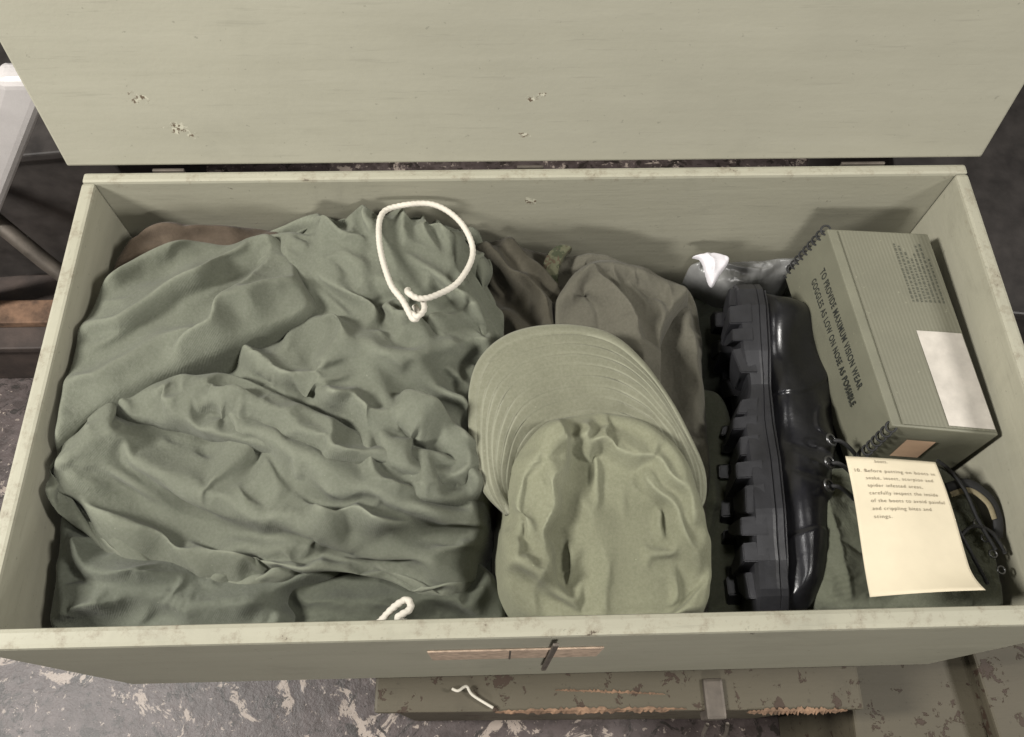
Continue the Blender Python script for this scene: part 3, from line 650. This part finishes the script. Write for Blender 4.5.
# ------------------------------------------------------------------ INSTRUCTION SHEET
pc = [Vector(p)*CM for p in ((25.4,13.8,-5.0),(32.9,13.2,-5.2),(32.6,2.3,-3.2),(24.2,2.1,-2.9))]
def ponpaper(u,v):
    p=quadpt(*pc,u,v)
    z=.0040*math.sin(u*math.pi)*(.3+v)+.0025*math.sin(v*4.6+.4)+.034*max(0,v-.80)**2*u*8
    return p+Vector((0,0,1))*z
def paper():
    n=36; vs=[tuple(ponpaper(i/n,j/n)) for j in range(n+1) for i in range(n+1)];fs=[]
    for j in range(n):
        for i in range(n): a=j*(n+1)+i; fs.append((a,a+n+1,a+n+2,a+1))
    me=bpy.data.meshes.new('instruction_sheet'); me.from_pydata(vs,[],fs); me.update()
    o=add('instruction_sheet',me,None,M_paper,True); md=o.modifiers.new('t','SOLIDIFY'); md.thickness=.0004; return o
pp=paper(); tag(pp,'cream printed instruction sheet lying over the boots','paper sheet')
lines=["10. Before putting on boots in","snake, insect, scorpion and","spider infested areas,","carefully inspect the inside","of the boots to avoid painful","and crippling bites and","stings."]
def paper_text(body, u0, v0, u1):
    cu=bpy.data.curves.new('t','FONT'); cu.body=body; cu.size=1; cu.space_character=1.2; cu.offset=-.006
    t=bpy.data.objects.new('t',cu); scene.collection.objects.link(t); bpy.context.view_layer.update()
    me=bpy.data.meshes.new_from_object(t); bpy.data.objects.remove(t)
    w=max(v.co.x for v in me.vertices)
    for v in me.vertices: v.co=ponpaper(u0+(u1-u0)*v.co.x/w, v0-v.co.y*.038)+Vector((0,0,.0005))
    me.name='typed_text'; me.materials.clear(); return add('typed_text',me,pp,M_pink)
paper_text('boots.',.30,.045,.44)
for i,(t,u0,u1) in enumerate(zip(lines,(.05,.16,.16,.16,.16,.16,.16),(.93,.88,.74,.88,.93,.76,.34))):
    paper_text(t,u0,.125+i*.058,u1)

# ------------------------------------------------------------------ SURROUNDINGS
fl = box('floor', -3,3,-2.5,3.5,-.66,-.64, M_floor, None, 0); fl['kind']='structure'
def under2(o,p):
    bpy.context.view_layer.update(); o.parent=p; o.matrix_parent_inverse=p.matrix_world.inverted()
def crate(name, x0,x1,y0,y1,z0,z1, label, rot=0, mat=None):
    r=empty(name,((x0+x1)/2,(y0+y1)/2,z0)); tag(r,label,'crate'); w,d,h=x1-x0,y1-y0,z1-z0
    box('crate_body',-w/2,w/2,-d/2,d/2,0,h-.014,mat or M_crate,r,.003)
    box('crate_lid',-w/2-.006,w/2+.006,-d/2-.006,d/2+.006,h-.0135,h,mat or M_crate,r,.003)
    r.rotation_euler=(0,0,math.radians(rot)); return r
CT=-.284
c1=crate('wooden_crate',-.15,.325,-.036,.36,-.638,CT,'old green wooden crate beneath the open foot locker',-1.0)
def splinter(x0,x1,y,z,seed,parent,yr=0,amp=1):
    r=random.Random(seed); bm=bmesh.new(); n=70; a=[];b=[];c=[]
    for i in range(n+1):
        x=x0+(x1-x0)*i/n; e=math.sin(math.pi*i/n)**.5; w=.001+.004*r.random()*e*amp; yy=y+yr*(x-x0)
        a.append(bm.verts.new((x,yy,z+.0012))); b.append(bm.verts.new((x,yy-w,z-.001-.004*r.random()))); c.append(bm.verts.new((x,yy+(.001+.004*r.random())*e*amp,z+.0008)))
    for i in range(n):
        bm.faces.new((b[i],b[i+1],a[i+1],a[i])); bm.faces.new((a[i],a[i+1],c[i+1],c[i]))
    me=bpy.data.meshes.new('splintered_edge'); bm.to_mesh(me); bm.free()
    o=add('splintered_edge',me,None,M_raw); under2(o,parent); return o
splinter(-.04,.15,-.0395,CT,1,c1,-.01,.8); splinter(.21,.31,-.0455,CT,2,c1,-.01,.9); splinter(.02,.13,-.021,CT,4,c1,-.06,.6)
under2(box('latch',.168,.188,-.052,-.014,CT-.026,CT+.005,M_metal,None,.003),c1)
under2(tube('latch_loop',[(17.0,-5.6,-29),(16.9,-6.6,-31),(18,-7,-32),(19.1,-6.6,-31),(19,-5.6,-29)],.2,M_metal,None,n=6),c1)
crate('wooden_crate',.345,.475,-.35,.02,-.638,-.36,'narrow worn green wooden crate on the floor',-3)
crate('wooden_crate',.49,.85,-.35,.12,-.638,-.33,'weathered brown green crate beside the foot locker',4)
crate('storage_case',.53,.95,.40,.9,-.638,-.30,'dark grey painted case standing behind the locker',-8,M_darkp)
crate('storage_case',-1.1,-.56,.62,1.1,-.638,-.25,'dark painted case in shadow behind the locker',6,M_darkp)
wd=box('wood_plank',-.80,-.50,.53,.57,-.52,-.505,M_plank,None,.002); tag(wd,'short raw wood plank resting on dark boards','plank')
crate('wooden_crate',-.85,-.47,.5,.62,-.638,-.521,'low dark brown wooden box on the floor',0,M_brown)
leg = hexa('table_leg',[(-.985,.54,-.64),(-.95,.54,-.64),(-.95,.57,-.64),(-.985,.57,-.64)],[(-.53,.54,-.03),(-.47,.54,-.03),(-.47,.57,-.03),(-.53,.57,-.03)],M_postw,None,.012,4)
tag(leg,'pale enamelled metal table leg standing beside the locker','table leg')
st = tube('metal_strut',[(-80,66,-22),(-62,52,-32),(-48,46,-60)],1.1,M_metal,None,n=3); tag(st,'thin dark metal strut behind the locker','metal strut')
for i,(x,y,s) in enumerate([(.66,.33,.022),(.70,.36,.015),(.62,.30,.012),(-.60,.24,.016),(-.56,.16,.02),(-.52,.34,.012)]):
    r=random.Random(i+20); m=9
    vs=[(x+s*r.uniform(.5,1)*math.cos(6.283*k/m),y+s*r.uniform(.4,1)*math.sin(6.283*k/m),-.638+.003*r.random()) for k in range(m)]
    me=bpy.data.meshes.new('paper_scrap'); me.from_pydata(vs,[],[tuple(range(m))]); me.update()
    o=add('paper_scrap',me,None,M_label); tag(o,'torn pale paper scrap lying on the chipped floor','paper scrap','paper scraps on the floor')
pin=tube('wire_pin',[(-8.2,-1.8,-27.4),(-7.6,-2.0,-27.3),(-6.8,-1.6,-27.6),(-6.2,-2.4,-27.8),(-4.2,-3.6,-27.9)],.14,M_cord,None,n=6); tag(pin,'small bent white wire pin on the crate top','wire pin')

# ------------------------------------------------------------------ LIGHT
def area(loc, target, sx, sy, e, col):
    l=bpy.data.lights.new('ceiling_or_fill_light','AREA'); l.shape='RECTANGLE'; l.size=sx; l.size_y=sy; l.energy=e; l.color=col
    o=bpy.data.objects.new('ceiling_or_fill_light',l); scene.collection.objects.link(o); o.location=loc
    o.rotation_euler=(Vector(target)-Vector(loc)).to_track_quat('-Z','Y').to_euler(); return o
area((-1.45,.0,1.15),(0,.2,0),.20,.4,60,(1,.97,.925))
area((1.5,-.10,1.40),(0,.2,0),.20,.4,32,(1,.97,.925))
area((.1,.2,2.3),(0,.2,0),.35,.3,10,(1,.975,.95))  # soft overhead fill, added on top of the two side lamps
area((.2,-1.9,.65),(0,0,-.2),.5,.4,25,(1,.975,.94))  # added low frontal fill to brighten the locker's front panel, no fixture there
w=bpy.data.worlds.new('World'); scene.world=w; w.use_nodes=True
w.node_tree.nodes['Background'].inputs[0].default_value=(1,.96,.94,1); w.node_tree.nodes['Background'].inputs[1].default_value=.022

# ------------------------------------------------------------------ CAMERA
cd=bpy.data.cameras.new('camera'); cd.sensor_width=36; cd.lens=36*816.68/1024; cd.clip_start=.01; cd.clip_end=50
co=bpy.data.objects.new('camera',cd); scene.collection.objects.link(co)
co.location=(-.0377,-.08048,.58906); co.rotation_euler=(.44474,-.01524,-.02501); scene.camera=co
scene.view_settings.view_transform='Standard'; scene.view_settings.look='None'; scene.view_settings.exposure=0
